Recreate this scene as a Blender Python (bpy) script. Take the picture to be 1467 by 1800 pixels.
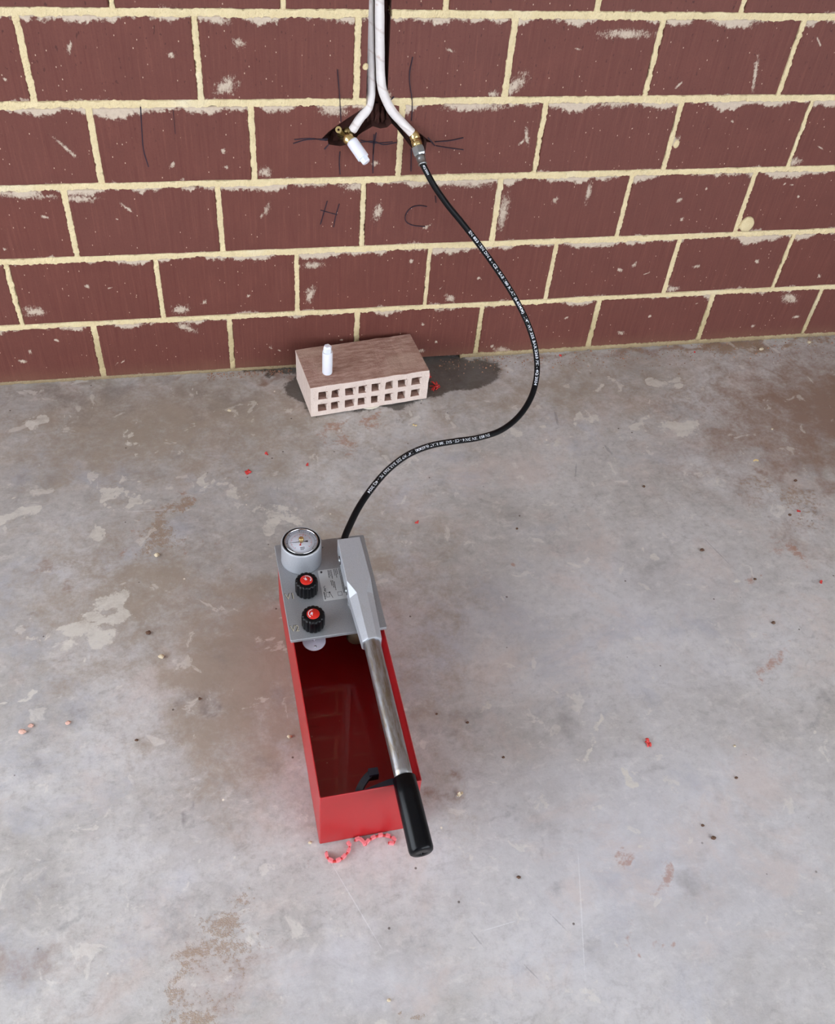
import bpy, bmesh, math, random
import numpy as np
from mathutils import Vector, Matrix, noise as mn

# ------------------------------------------------------------------ reset
for o in list(bpy.data.objects): bpy.data.objects.remove(o)
SC = bpy.context.scene
COL = SC.collection
rnd = random.Random(7)

# ------------------------------------------------------------------ camera
CAM = np.array([-0.2080, -1.9418, 1.5565]); PITCH, YAW, ROLL, FPX = .8163, .2715, .1103, 1688.5
cp, sp, cy, sy = math.cos(PITCH), math.sin(PITCH), math.cos(YAW), math.sin(YAW)
FW = np.array([sy*cp, cy*cp, -sp]); R0 = np.array([cy, -sy, 0.]); U0 = np.cross(R0, FW)
RT = math.cos(ROLL)*R0 + math.sin(ROLL)*U0; UP = -math.sin(ROLL)*R0 + math.cos(ROLL)*U0
cam = bpy.data.cameras.new('camera'); camo = bpy.data.objects.new('camera', cam); COL.objects.link(camo)
M = Matrix((RT, UP, -FW)).transposed().to_4x4(); M.translation = Vector(CAM); camo.matrix_world = M
cam.sensor_fit = 'VERTICAL'; cam.sensor_height = 36.0; cam.lens = FPX/1800*36.0; cam.clip_start = .01
SC.camera = camo

# ------------------------------------------------------------------ light: overcast sky through the open sides of the garage
w = bpy.data.worlds.new('sky'); SC.world = w; w.use_nodes = True
bgn = w.node_tree.nodes['Background']; bgn.inputs[0].default_value = (.84, .91, 1.0, 1); bgn.inputs[1].default_value = 4.6
SC.view_settings.view_transform = 'Standard'; SC.view_settings.look = 'None'
SC.view_settings.gamma = 1; SC.view_settings.use_curve_mapping = False
SC.view_settings.exposure = 0.5

# ------------------------------------------------------------------ pixel -> place (a pixel gives a ray, the surface it lies on gives the distance)
def ray(x, y): return FW + (x-733.5)/FPX*RT - (y-900.)/FPX*UP
def on_z(x, y, z=0.):
    d = ray(x, y); return CAM + d*(z-CAM[2])/d[2]
def on_y(x, y, yy=0.):
    d = ray(x, y); return CAM + d*(yy-CAM[1])/d[1]

# ------------------------------------------------------------------ material helpers
def lin(r, g, b):
    f = lambda c: (c/255/12.92 if c/255 <= .04045 else ((c/255+.055)/1.055)**2.4)
    return (f(r), f(g), f(b), 1.)
class G:
    def __init__(s, name):
        s.m = bpy.data.materials.new(name); s.m.use_nodes = True; s.nt = s.m.node_tree
        s.b = s.nt.nodes['Principled BSDF']; s.out = s.nt.nodes['Material Output']
    def new(s, t, **k):
        n = s.nt.nodes.new(t)
        for a, v in k.items(): setattr(n, a, v)
        return n
    def put(s, inp, v):
        if isinstance(v, bpy.types.NodeSocket): s.nt.links.new(v, inp)
        elif v is not None: inp.default_value = v
    def tc(s, which='Object'): return s.new('ShaderNodeTexCoord').outputs[which]
    def pos(s): return s.new('ShaderNodeNewGeometry').outputs['Position']
    def rand(s): return s.new('ShaderNodeObjectInfo').outputs['Random']
    def attr(s, n): 
        a = s.new('ShaderNodeAttribute'); a.attribute_name = n; return a.outputs['Fac']
    def math(s, op, a, b=None, c=None, clamp=False):
        n = s.new('ShaderNodeMath', operation=op, use_clamp=clamp)
        for i, v in enumerate((a, b, c)): s.put(n.inputs[i], v)
        return n.outputs[0]
    def vm(s, op, a, b=None):
        n = s.new('ShaderNodeVectorMath', operation=op); s.put(n.inputs[0], a); s.put(n.inputs[1], b)
        return n.outputs['Value'] if op in ('LENGTH', 'DISTANCE', 'DOT_PRODUCT') else n.outputs[0]
    def mapping(s, v, loc=(0,0,0), rot=(0,0,0), scale=(1,1,1)):
        n = s.new('ShaderNodeMapping'); s.put(n.inputs[0], v); n.inputs[1].default_value = loc; n.inputs[2].default_value = rot; n.inputs[3].default_value = scale
        return n.outputs[0]
    def noise(s, v, scale, detail=3., rough=.55, dist=0.):
        n = s.new('ShaderNodeTexNoise'); s.put(n.inputs['Vector'], v); n.inputs['Scale'].default_value = scale
        n.inputs['Detail'].default_value = detail; n.inputs['Roughness'].default_value = rough; n.inputs['Distortion'].default_value = dist
        return n.outputs['Fac']
    def voro(s, v, scale, feature='F1', rnd=1.):
        n = s.new('ShaderNodeTexVoronoi', feature=feature); s.put(n.inputs['Vector'], v); n.inputs['Scale'].default_value = scale
        n.inputs['Randomness'].default_value = rnd
        return n
    def step(s, v, lo, hi, a=0., b=1.):
        n = s.new('ShaderNodeMapRange', interpolation_type='SMOOTHSTEP'); s.put(n.inputs[0], v)
        for i, q in enumerate((lo, hi, a, b)): n.inputs[i+1].default_value = q
        return n.outputs[0]
    def mix(s, f, a, b, mode='MIX'):
        n = s.new('ShaderNodeMix', data_type='RGBA', blend_type=mode)
        s.put(n.inputs[0], f); s.put(n.inputs[6], a); s.put(n.inputs[7], b); return n.outputs[2]
    def sep(s, v): return s.new('ShaderNodeSeparateXYZ') if v is None else s._sep(v)
    def _sep(s, v):
        n = s.new('ShaderNodeSeparateXYZ'); s.put(n.inputs[0], v); return n.outputs
    def bump(s, h, strength=.5, dist=.002):
        n = s.new('ShaderNodeBump'); s.put(n.inputs['Height'], h); n.inputs['Strength'].default_value = strength; n.inputs['Distance'].default_value = dist
        s.nt.links.new(n.outputs[0], s.b.inputs['Normal'])
    def set(s, color=None, rough=None, metal=None, spec=None, trans=None, ior=None, coat=None, sss=None):
        for k, v in (('Base Color', color), ('Roughness', rough), ('Metallic', metal), ('Specular IOR Level', spec), ('Transmission Weight', trans), ('IOR', ior), ('Coat Weight', coat), ('Subsurface Weight', sss)):
            if v is not None: s.put(s.b.inputs[k], v)
        return s.m
def simple(name, rgb, rough=.5, metal=0., var=.08, scale=60., bump=0., **k):
    g = G(name); v = g.tc(); n = g.noise(v, scale, 4)
    c = lin(*rgb); d = tuple(x*(1-var) for x in c[:3])+(1,); e = tuple(min(1, x*(1+var)) for x in c[:3])+(1,)
    g.set(g.mix(n, d, e), rough, metal, **k)
    if bump: g.bump(g.noise(v, scale*3, 3), bump, .0006)
    return g.m

# ------------------------------------------------------------------ mesh helpers
class MB:
    def __init__(s): s.v = []; s.f = []; s.sm = []
    def add(s, vs, fs, smooth=False):
        o = len(s.v); s.v += [tuple(float(c) for c in q) for q in vs]; s.f += [tuple(i+o for i in f) for f in fs]; s.sm += [smooth]*len(fs); return s
    def box(s, x0, x1, y0, y1, z0, z1):
        return s.add([(x, y, z) for z in (z0, z1) for y in (y0, y1) for x in (x0, x1)],
                     [(0,2,3,1), (4,5,7,6), (0,1,5,4), (2,6,7,3), (0,4,6,2), (1,3,7,5)])
    def loft(s, secs, smooth=False, cap=True):
        n = len(secs[0]); fs = []
        for i in range(len(secs)-1):
            for j in range(n):
                k = (j+1) % n; fs.append((i*n+j, i*n+k, (i+1)*n+k, (i+1)*n+j))
        vs = [q for c in secs for q in c]; s.add(vs, fs, smooth)
        if cap:
            o = len(s.v)-len(vs); s.f += [tuple(o+j for j in reversed(range(n))), tuple(o+(len(secs)-1)*n+j for j in range(n))]; s.sm += [False]*2
        return s
    def lathe(s, prof, n=32, M=None, smooth=True, cap=True, wob=None):
        secs = []
        for r, z in prof:
            c = []
            for j in range(n):
                a = 2*math.pi*j/n; rr = r*(wob(a, z) if wob else 1)
                p = Vector((rr*math.cos(a), rr*math.sin(a), z)); c.append(tuple(M @ p) if M else tuple(p))
            secs.append(c)
        return s.loft(secs, smooth, cap)
    def tube(s, pts, r, n=12, cap=True, smooth=True):
        P = [Vector(p) for p in pts]; m = len(P); rr = r if isinstance(r, (list, tuple)) else [r]*m
        T = [(P[min(i+1, m-1)]-P[max(i-1, 0)]).normalized() for i in range(m)]
        a = Vector((0, 0, 1)) if abs(T[0].z) < .9 else Vector((1, 0, 0)); nrm = (a-T[0]*a.dot(T[0])).normalized(); secs = []
        for i in range(m):
            nrm = (nrm-T[i]*nrm.dot(T[i])).normalized(); b = T[i].cross(nrm)
            secs.append([tuple(P[i]+rr[i]*(math.cos(2*math.pi*j/n)*nrm+math.sin(2*math.pi*j/n)*b)) for j in range(n)])
        return s.loft(secs, smooth, cap)
    def mesh(s, name, fix=True):
        me = bpy.data.meshes.new(name); me.from_pydata(s.v, [], s.f); me.polygons.foreach_set('use_smooth', s.sm)
        if fix:
            bm = bmesh.new(); bm.from_mesh(me); bmesh.ops.recalc_face_normals(bm, faces=bm.faces); bm.to_mesh(me); bm.free()
        me.update(); return me
    def build(s, name, mat, parent=None, loc=None, fix=True, bevel=0.):
        me = s.mesh(name, fix); o = bpy.data.objects.new(name, me); COL.objects.link(o)
        if mat: me.materials.append(mat)
        if parent: o.parent = parent
        if loc is not None: o.location = loc
        if bevel:
            b = o.modifiers.new('bevel', 'BEVEL'); b.width = bevel; b.segments = 2; b.limit_method = 'ANGLE'; b.angle_limit = .6
        return o
def empty(name, loc=(0,0,0), rz=0.):
    o = bpy.data.objects.new(name, None); COL.objects.link(o); o.location = loc; o.rotation_euler[2] = rz; o.empty_display_size = .05; return o
def tag(o, label=None, cat=None, group=None, kind=None):
    if label: o['label'] = label
    if cat: o['category'] = cat
    if group: o['group'] = group
    if kind: o['kind'] = kind
    return o
def axis_matrix(a, b):
    a, b = Vector(a), Vector(b); q = (b-a).to_track_quat('Z', 'Y'); m = q.to_matrix().to_4x4(); m.translation = a; return m
def smooth_path(pts, k=6):
    P = [np.array(p, float) for p in pts]; P = [2*P[0]-P[1]]+P+[2*P[-1]-P[-2]]; out = []
    for i in range(1, len(P)-2):
        for j in range(k):
            t = j/k; a, b, c, d = P[i-1:i+3]
            out.append(.5*((2*b)+(-a+c)*t+(2*a-5*b+4*c-d)*t*t+(-a+3*b-3*c+d)*t**3))
    out.append(P[-2]); return out
def text_geo(txt, size, bold=0.):
    cu = bpy.data.curves.new('txt', 'FONT'); cu.body = txt; cu.size = size; cu.offset = bold; cu.resolution_u = 2
    o = bpy.data.objects.new('txt', cu); COL.objects.link(o); dg = bpy.context.evaluated_depsgraph_get(); dg.update()
    me = bpy.data.meshes.new_from_object(o.evaluated_get(dg))
    vs = [tuple(v.co) for v in me.vertices]; fs = [tuple(f.vertices) for f in me.polygons]
    bpy.data.objects.remove(o); bpy.data.curves.remove(cu); bpy.data.meshes.remove(me); return vs, fs
def fbm(x, y, z=0., o=4):
    return mn.fractal(Vector((x, y, z)), 1.0, 2.0, o)

# ------------------------------------------------------------------ materials
def mat_floor():
    g = G('concrete_slab'); p = g.tc()
    warp = g.noise(p, 9, 5, .6)
    big = g.noise(p, 2.6, 8, .68, .3); mid = g.noise(p, 9, 10, .74, .5); fine = g.noise(p, 60, 8, .76); vf = g.noise(p, 420, 2, .6); m2 = g.noise(g.mapping(p, (4, 9, 0), scale=(1, 1.5, 1)), 26, 8, .74, .5)
    c = g.mix(g.step(big, .34, .66), lin(168, 162, 157), lin(204, 201, 201))
    c = g.mix(g.step(mid, .36, .64, 0, .8), c, g.mix(big, lin(150, 144, 139), lin(216, 212, 210)))
    c = g.mix(g.step(m2, .5, .68, 0, .5), c, lin(216, 210, 204)); c = g.mix(g.step(m2, .46, .3, 0, .5), c, lin(142, 136, 133))
    c = g.mix(g.step(fine, .45, .72, 0, .5), c, lin(140, 134, 130)); c = g.mix(g.step(fine, .44, .26, 0, .4), c, lin(224, 221, 218))
    cool_light = g.attr('cool_light'); c = g.mix(g.math('MULTIPLY', cool_light, .55, clamp=True), c, g.mix(mid, lin(196, 196, 208), lin(238, 239, 247)))
    c = g.mix(g.step(g.noise(g.mapping(p, (2, 5, 1)), 5.5, 9, .7, .4), .5, .68, 0, .4), c, lin(206, 188, 180)); c = g.mix(g.step(g.noise(g.mapping(p, (8, 3, 1)), 4.5, 9, .72, .4), .52, .68, 0, .4), c, lin(168, 170, 182))
    nz = g.math('SUBTRACT', g.noise(p, 18, 8, .68, .5), .5); nzf = g.math('SUBTRACT', g.noise(p, 110, 4, .7), .5)
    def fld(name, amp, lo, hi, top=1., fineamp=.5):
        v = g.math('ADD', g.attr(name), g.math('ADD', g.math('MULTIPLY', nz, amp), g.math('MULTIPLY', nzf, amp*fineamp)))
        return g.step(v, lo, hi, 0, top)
    grime_shade = fld('grime_shade', 1.5, -.1, .7, .85); c = g.mix(grime_shade, c, g.mix(mid, lin(134, 120, 106), lin(176, 160, 144)))
    dust = fld('dust', 1.3, -.05, .95, .88); c = g.mix(dust, c, g.mix(fine, lin(120, 92, 78), lin(154, 124, 106)))  # brown dust, and the pump's shadow right of the grip
    dark = fld('dark', 1.3, .1, .9, .55); c = g.mix(dark, c, lin(112, 108, 110))
    pale = g.math('MULTIPLY', fld('pale', 2.2, .2, .42, .85), g.step(m2, .25, .6, .35, 1.)); c = g.mix(pale, c, g.mix(fine, lin(200, 194, 184), lin(228, 223, 215)))
    rust = fld('rust', 2.4, .15, .9, .6, 1.); c = g.mix(rust, c, lin(166, 116, 92))
    sandm = g.math('MULTIPLY', fld('sand', 2.4, .1, .75, .8, 1.6), g.step(vf, .3, .6, .35, 1.)); c = g.mix(sandm, c, g.mix(vf, lin(118, 96, 78), lin(188, 164, 140)))
    # random pale flakes and dark pits scattered over the slab
    fl = g.math('MULTIPLY', g.step(g.noise(p, 17, 6, .62, .6), .62, .66), .45); c = g.mix(fl, c, lin(222, 216, 208))
    sm = g.math('MULTIPLY', g.step(g.noise(g.mapping(p, (3,1,0)), 6.5, 6, .65), .57, .75), .55); c = g.mix(sm, c, lin(134, 128, 126))
    v = g.voro(p, 34); sel = g.step(g.sep(v.outputs['Color'])[0], .86, .87)
    pit = g.math('MULTIPLY', g.step(v.outputs['Distance'], .05, .09, 1, 0), sel); c = g.mix(g.math('MULTIPLY', pit, .8), c, lin(78, 62, 54))
    v2 = g.voro(g.mapping(p, (7,3,0)), 22); sel2 = g.step(g.sep(v2.outputs['Color'])[0], .82, .83)
    pit2 = g.math('MULTIPLY', g.step(v2.outputs['Distance'], .03, .06, 1, 0), sel2); c = g.mix(pit2, c, lin(235, 226, 210))
    wet = fld('wet', .55, .28, .40, 1.); c = g.mix(g.math('MULTIPLY', wet, .78), c, lin(62, 56, 50))
    def strokes(lst, base):
        for (x0, y0, x1, y1, wd) in lst:
            A, B = on_z(x0, y0), on_z(x1, y1); D = B-A; n = g.new('ShaderNodeMapping', vector_type='TEXTURE'); g.put(n.inputs[0], p); n.inputs[1].default_value = (A+B)/2; n.inputs[2].default_value = (0, 0, math.atan2(D[1], D[0])); n.inputs[3].default_value = (np.linalg.norm(D)/2, wd, 1.)
            d = g.math('ADD', g.vm('LENGTH', n.outputs[0]), g.math('MULTIPLY', nzf, 1.6)); base = g.mix(g.step(d, 1., .5, 0, .32), base, strokes.col)
        return base
    strokes.col = lin(236, 236, 238); c = strokes([(1014,1470,1030,1760,.0013), (560,1480,690,1700,.001), (835,1640,920,1615,.0012), (205,900,330,895,.0015)], c)
    strokes.col = lin(92, 88, 94); c = strokes([(825,1635,850,1665,.0016), (915,1690,950,1725,.0013), (960,1600,1000,1640,.0013), (1013,810,1010,845,.002), (974,720,981,750,.0045), (1060,780,1078,802,.005), (1230,940,1290,1000,.0015), (487,852,487,864,.0015)], c)
    g.set(c, g.mix(wet, (.62,)*3+(1,), (.3,)*3+(1,)), spec=.35)
    h = g.math('ADD', g.math('MULTIPLY', mid, .8), g.math('ADD', g.math('MULTIPLY', fine, .35), g.math('MULTIPLY', sandm, vf)))
    g.bump(h, .35, .003); return g.m

SMEARS = [  # pale mortar scuffs on the brick faces: pixel centre, half sizes along / across, tilt, strength
 (398,152,24,13,-.5,1), (385,36,22,7,0,.9), (905,150,26,11,-.7,.9), (868,165,14,6,0,.9), (884,372,10,30,.05,.9), (1034,338,5,18,0,.9), (976,352,6,6,.4,1.3),
 (585,195,26,9,.1,1), (627,327,30,9,.05,1), (545,517,9,15,.3,.9), (548,466,24,6,0,.9), (466,303,12,9,0,1), (60,548,22,10,.1,.8), (318,545,18,9,0,.9), (325,574,24,7,.6,.8),
 (885,617,22,6,.35,1.2), (790,524,12,6,.7,.8), (1160,180,30,7,0,.8), (1290,40,40,7,.05,.9), (1180,508,14,6,0,.7), (1395,285,14,7,0,.9), (1388,525,18,8,.4,.8),
 (680,167,12,8,.6,.8), (420,75,12,7,.5,.7), (300,96,7,5,.8,.8), (122,85,5,12,.3,.7), (1327,130,4,26,-.2,.8), (1185,250,10,9,0,.9), (926,240,4,13,-.3,.8), (118,262,4,24,-.7,.9), (224,366,4,12,-.8,.8), (469,367,5,10,.3,.9), (663,374,9,14,.2,.6), (138,350,40,6,.05,.9), (40,343,60,7,.1,.9), (80,190,40,6,0,.7), (1100,60,50,7,0,.7), (840,188,60,7,0,.7), (1080,180,50,8,0,.8), (800,322,60,7,.1,.8)]
def mat_brick():
    g = G('clay_brick'); p = g.tc(); w_ = g.pos(); r = g.rand()
    off = g.new('ShaderNodeCombineXYZ'); g.put(off.inputs[0], g.math('MULTIPLY', r, 37.)); g.put(off.inputs[2], g.math('MULTIPLY', r, 91.))
    q = g.vm('ADD', p, off.outputs[0])
    n1 = g.noise(q, 14, 5, .6); st = g.noise(g.mapping(q, scale=(150, 20, 7)), 1., 4, .65); fn = g.noise(q, 260, 3, .7)
    c = g.mix(n1, lin(94, 51, 43), lin(113, 64, 54))
    c = g.mix(g.math('MULTIPLY', r, .35), c, lin(104, 63, 56))
    c = g.mix(g.step(st, .5, .72, 0, .45), c, lin(90, 42, 36)); c = g.mix(g.step(st, .48, .3, 0, .3), c, lin(130, 80, 68))
    c = g.mix(g.step(fn, .4, .75, 0, .3), c, lin(92, 46, 40))
    # dark drag pits, fewer low down on the wall
    z = g.sep(w_)[2]; pitn = g.noise(g.mapping(q, scale=(1, 1, .45)), 170, 2, .5)
    amt = g.step(z, .35, .95, 0, .7); c = g.mix(g.math('MULTIPLY', g.step(pitn, .66, .72), amt), c, lin(58, 28, 24))
    # small pale flecks
    v = g.voro(g.mapping(q, scale=(1, 1, .6)), 95); s1 = g.step(g.sep(v.outputs['Color'])[0], .55, .56)
    fl = g.math('MULTIPLY', g.step(v.outputs['Distance'], .03, .13, 1, 0), s1); c = g.mix(g.math('MULTIPLY', fl, .8), c, lin(226, 200, 176))
    # lime smear along the brick's own top edge, ragged
    lz = g.sep(p)[2]; lx = g.noise(g.mapping(q, scale=(9, 9, 2)), 1., 5, .6); rag = g.noise(q, 120, 5, .7)
    dep = g.math('ADD', lz, g.math('ADD', g.math('MULTIPLY', g.math('SUBTRACT', lx, .54), .11), g.math('MULTIPLY', g.math('SUBTRACT', rag, .5), .03)))
    top = g.step(dep, .145, .152, 0, .9)
    bot = g.math('SUBTRACT', g.math('ADD', g.math('MULTIPLY', g.math('SUBTRACT', lx, .62), .07), g.math('MULTIPLY', g.math('SUBTRACT', rag, .5), .03)), lz)
    bots = g.step(bot, -.006, -.001, 0, .55)
    sm = g.math('MAXIMUM', top, bots)
    rg = g.math('ADD', g.math('MULTIPLY', g.math('SUBTRACT', g.noise(w_, 75, 6, .8), .5), 3.4), g.math('MULTIPLY', g.math('SUBTRACT', g.noise(g.mapping(w_, rot=(0, .6, 0), scale=(1, 1, .35)), 330, 3, .7), .5), 1.8))
    for k in range(3):          # each brick carries up to three scuffs of its own as object properties
        def oa(n_):
            at_ = g.new('ShaderNodeAttribute'); at_.attribute_type = 'OBJECT'; at_.attribute_name = n_; return at_.outputs['Vector']
        n = g.new('ShaderNodeMapping', vector_type='TEXTURE'); g.put(n.inputs[0], p); g.put(n.inputs[1], oa('scuff_at%d' % k)); g.put(n.inputs[2], oa('scuff_tilt%d' % k)); g.put(n.inputs[3], oa('scuff_size%d' % k))
        d = g.math('ADD', g.vm('LENGTH', n.outputs[0]), rg)
        sm = g.math('MAXIMUM', sm, g.step(d, 1.0, .2, 0, .85))
    c = g.mix(sm, c, g.mix(rag, lin(176, 158, 142), lin(226, 210, 188)))
    dirt = g.step(g.math('SUBTRACT', z, g.math('MULTIPLY', n1, .05)), .03, -.03, 0, .5); c = g.mix(dirt, c, lin(120, 84, 66))
    g.set(c, .62, spec=.35)
    g.bump(g.math('ADD', g.math('MULTIPLY', st, .6), g.math('ADD', g.math('MULTIPLY', fn, .4), g.math('MULTIPLY', sm, .8))), .45, .0016); return g.m
def mat_mortar():
    g = G('cream_mortar'); p = g.pos(); n = g.noise(p, 45, 5, .7); f = g.noise(p, 300, 4, .7); bg = g.noise(p, 6, 3)
    c = g.mix(n, lin(212, 190, 144), lin(240, 224, 184)); c = g.mix(g.step(bg, .55, .75, 0, .5), c, lin(236, 228, 206))
    c = g.mix(g.step(f, .62, .72, 0, .55), c, lin(122, 96, 70))
    z = g.sep(p)[2]; c = g.mix(g.step(g.math('ADD', z, g.math('MULTIPLY', n, .06)), .2, .1, 0, .55), c, lin(168, 150, 108))  # dimmer light on the lowest course, painted into the mortar
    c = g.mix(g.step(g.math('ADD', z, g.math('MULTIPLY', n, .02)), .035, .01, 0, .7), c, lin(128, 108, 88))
    g.set(c, .85, spec=.2); g.bump(g.math('ADD', n, f), .8, .003); return g.m
def mat_loose():
    g = G('pale_loose_brick'); p = g.tc(); n = g.noise(p, 60, 5, .7); st = g.noise(g.mapping(p, scale=(30, 130, 60)), 1., 7, .75)
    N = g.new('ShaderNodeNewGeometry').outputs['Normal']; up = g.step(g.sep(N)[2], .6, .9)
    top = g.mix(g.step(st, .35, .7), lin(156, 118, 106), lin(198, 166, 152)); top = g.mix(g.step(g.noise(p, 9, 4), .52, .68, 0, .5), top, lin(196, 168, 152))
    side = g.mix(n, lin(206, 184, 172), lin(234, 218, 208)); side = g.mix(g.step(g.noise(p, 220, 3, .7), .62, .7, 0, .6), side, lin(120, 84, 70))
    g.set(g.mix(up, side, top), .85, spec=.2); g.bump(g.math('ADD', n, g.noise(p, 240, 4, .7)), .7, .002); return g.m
def mat_red():
    g = G('red_enamel'); p = g.tc(); n = g.noise(p, 700, 2, .5); b = g.noise(p, 12, 4)
    c = g.mix(b, lin(162, 27, 30), lin(176, 35, 39)); v = g.voro(p, 55); s = g.math('MULTIPLY', g.step(v.outputs['Distance'], .04, .1, 1, 0), g.step(g.sep(v.outputs['Color'])[0], .9, .91))
    c = g.mix(g.math('MULTIPLY', s, .5), c, lin(220, 150, 130)); g.set(c, .34, spec=.5); g.bump(n, .12, .0005); return g.m
def mat_grey(name, a, b, sp):
    g = G(name); p = g.tc(); n = g.noise(p, 620, 3, .6); m = g.noise(p, 22, 4, .6)
    c = g.mix(n, lin(*a), lin(*b)); c = g.mix(g.step(m, .58, .8, 0, .25), c, lin(150, 138, 120))
    g.set(c, .42, .35, spec=.5); g.bump(n, sp, .0006); return g.m
def mat_steel():
    g = G('worn_galvanised_tube'); p = g.tc(); n = g.noise(g.mapping(p, scale=(160, 26, 160)), 1., 5, .65); f = g.noise(p, 260, 4, .7)
    c = g.mix(g.step(n, .35, .7), lin(176, 178, 184), lin(138, 126, 108)); c = g.mix(g.step(f, .62, .75, 0, .5), c, lin(210, 212, 216))
    g.set(c, g.math('ADD', .26, g.math('MULTIPLY', n, .16)), .9); g.bump(f, .15, .0005); return g.m
def mat_lag():
    g = G('white_pipe_lagging'); p = g.pos(); x, y, z = g.sep(p)[0:3]
    wv = g.math('SINE', g.math('MULTIPLY', g.math('ADD', z, g.math('MULTIPLY', x, .55)), 120.)); n = g.noise(p, 40, 4, .6)
    edge = g.step(wv, .95, .99)
    c = g.mix(n, lin(206, 198, 196), lin(238, 232, 230)); c = g.mix(g.math('MULTIPLY', edge, .35), c, lin(186, 166, 156))
    c = g.mix(g.step(g.noise(p, 90, 4), .62, .74, 0, .5), c, lin(190, 152, 136))
    g.set(c, .4, spec=.5); g.bump(g.math('ADD', g.math('MULTIPLY', edge, -.6), n), .4, .002); return g.m
def mat_clear(name, tint, ior, rough=.02):
    g = G(name); nt = g.nt; tr = g.new('ShaderNodeBsdfTransparent'); tr.inputs[0].default_value = tint
    gl = g.new('ShaderNodeBsdfGlossy'); gl.inputs['Roughness'].default_value = rough; lw = g.new('ShaderNodeLayerWeight'); lw.inputs[0].default_value = .5; f0_ = ((ior-1)/(ior+1))**2; fr = g.new('ShaderNodeMath', operation='MULTIPLY_ADD'); g.put(fr.inputs[0], g.math('POWER', lw.outputs['Facing'], 5.)); fr.inputs[1].default_value = 1-f0_; fr.inputs[2].default_value = f0_
    mx = g.new('ShaderNodeMixShader'); nt.links.new(fr.outputs[0], mx.inputs[0]); nt.links.new(tr.outputs[0], mx.inputs[1]); nt.links.new(gl.outputs[0], mx.inputs[2])
    nt.links.new(mx.outputs[0], g.out.inputs[0]); return g.m
MF, MBK, MMO, MLO, MRED = mat_floor(), mat_brick(), mat_mortar(), mat_loose(), mat_red()
MPL = mat_grey('grey_textured_plate', (136, 138, 142), (172, 174, 178), .5); MBL = mat_grey('silver_textured_casting', (160, 162, 168), (192, 194, 200), .45)
MST, MLAG = mat_steel(), mat_lag()
MCLAY = simple('broken_clay_core', (74, 40, 33), .9, var=.5, scale=70, bump=.8)
MBLK = simple('black_rubber', (9, 10, 14), .42, var=.2, scale=90, spec=.22); MGRIP = simple('black_vinyl_grip', (6, 7, 11), .26, var=.15, scale=120, spec=.2)
MKNOB = simple('black_knob_plastic', (9, 9, 12), .36, var=.15, spec=.25); MINK = simple('dark_blue_marker_ink', (38, 24, 40), .7, var=.2)
MWHITE = simple('white_nylon', (232, 232, 242), .35, var=.03, sss=.15); MPRINT = simple('white_print', (226, 230, 238), .5, var=.03)
MBRASS = simple('brass', (216, 192, 136), .24, .95, var=.15, scale=150); MDBR = simple('dull_brass', (128, 110, 72), .4, .8, var=.2, scale=150); MZINC = simple('zinc_steel', (172, 176, 178), .3, .9, var=.12, scale=120)
MCHROME = simple('chrome', (205, 208, 214), .12, 1., var=.04); MDIAL = simple('dial_white', (222, 226, 236), .5, var=.03); MRINK = simple('red_ink', (200, 52, 34), .5); MDINK = simple('dial_ink', (40, 40, 46), .6)
MREDCAP = simple('red_knob_cap', (206, 36, 24), .4, var=.08); MLABEL = simple('silver_label', (198, 200, 202), .4, .2, var=.05, scale=40)
MPINK = simple('pink_plastic', (236, 130, 136), .45, var=.12, scale=200); MREDP = simple('red_plastic_scrap', (206, 62, 58), .5, var=.15, scale=300)
MWATER = mat_clear('water', (.92, .86, .85, 1), 1.33, .01); MGLASS = mat_clear('gauge_glass', (.97, .97, .98, 1), 1.45, .02)
MPAINT = simple('added_wall_render', (168, 160, 152), .9, var=.06, scale=8); MCEIL = simple('added_ceiling_board', (214, 212, 208), .9, var=.04, scale=5)
MSTONE = simple('pale_stone', (206, 190, 162), .8, var=.2, scale=300, bump=.5); MBSTONE = simple('brown_grit', (98, 72, 56), .85, var=.3, scale=300, bump=.5); MYEL = simple('yellow_shaving', (226, 204, 150), .6, var=.1)
MPCHIP = simple('pink_brick_chip', (214, 172, 156), .85, var=.15, scale=200, bump=.4)

# ------------------------------------------------------------------ structure: floor with its stains, painted shade and painted light
def axis(lo, hi, a, b, st):
    n = int(round((b-a)/st)); L = [a+(b-a)*i/n for i in range(n+1)]
    return [lo, (lo+a)/2] + L + [(hi+b)/2, hi]
fx = np.array(axis(-7, 9, -1.0, 1.9, .009)); fy = np.array(axis(-9, .12, -1.85, .02, .009)[:-2] + [.12])
X, Y = np.meshgrid(fx, fy); nx, ny = len(fx), len(fy)
I = np.arange(nx*ny).reshape(ny, nx); F = np.stack([I[:-1, :-1], I[:-1, 1:], I[1:, 1:], I[1:, :-1]], -1).reshape(-1, 4)
me = bpy.data.meshes.new('floor'); me.vertices.add(nx*ny); me.vertices.foreach_set('co', np.stack([X, Y, 0*X], -1).reshape(-1).astype('f'))
me.loops.add(F.size); me.loops.foreach_set('vertex_index', F.reshape(-1).astype('i')); me.polygons.add(len(F)); me.polygons.foreach_set('loop_start', (np.arange(len(F))*4).astype('i'))
me.update(calc_edges=True); me.materials.append(MF)
FIELDS = {k: np.full(X.shape, -1.0) for k in 'pale dust sand dark wet grime_shade rust cool_light'.split()}
nr = np.random.RandomState(3); WX, WY = 0*X, 0*X          # ragged outlines: warp the stain coordinates
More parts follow.
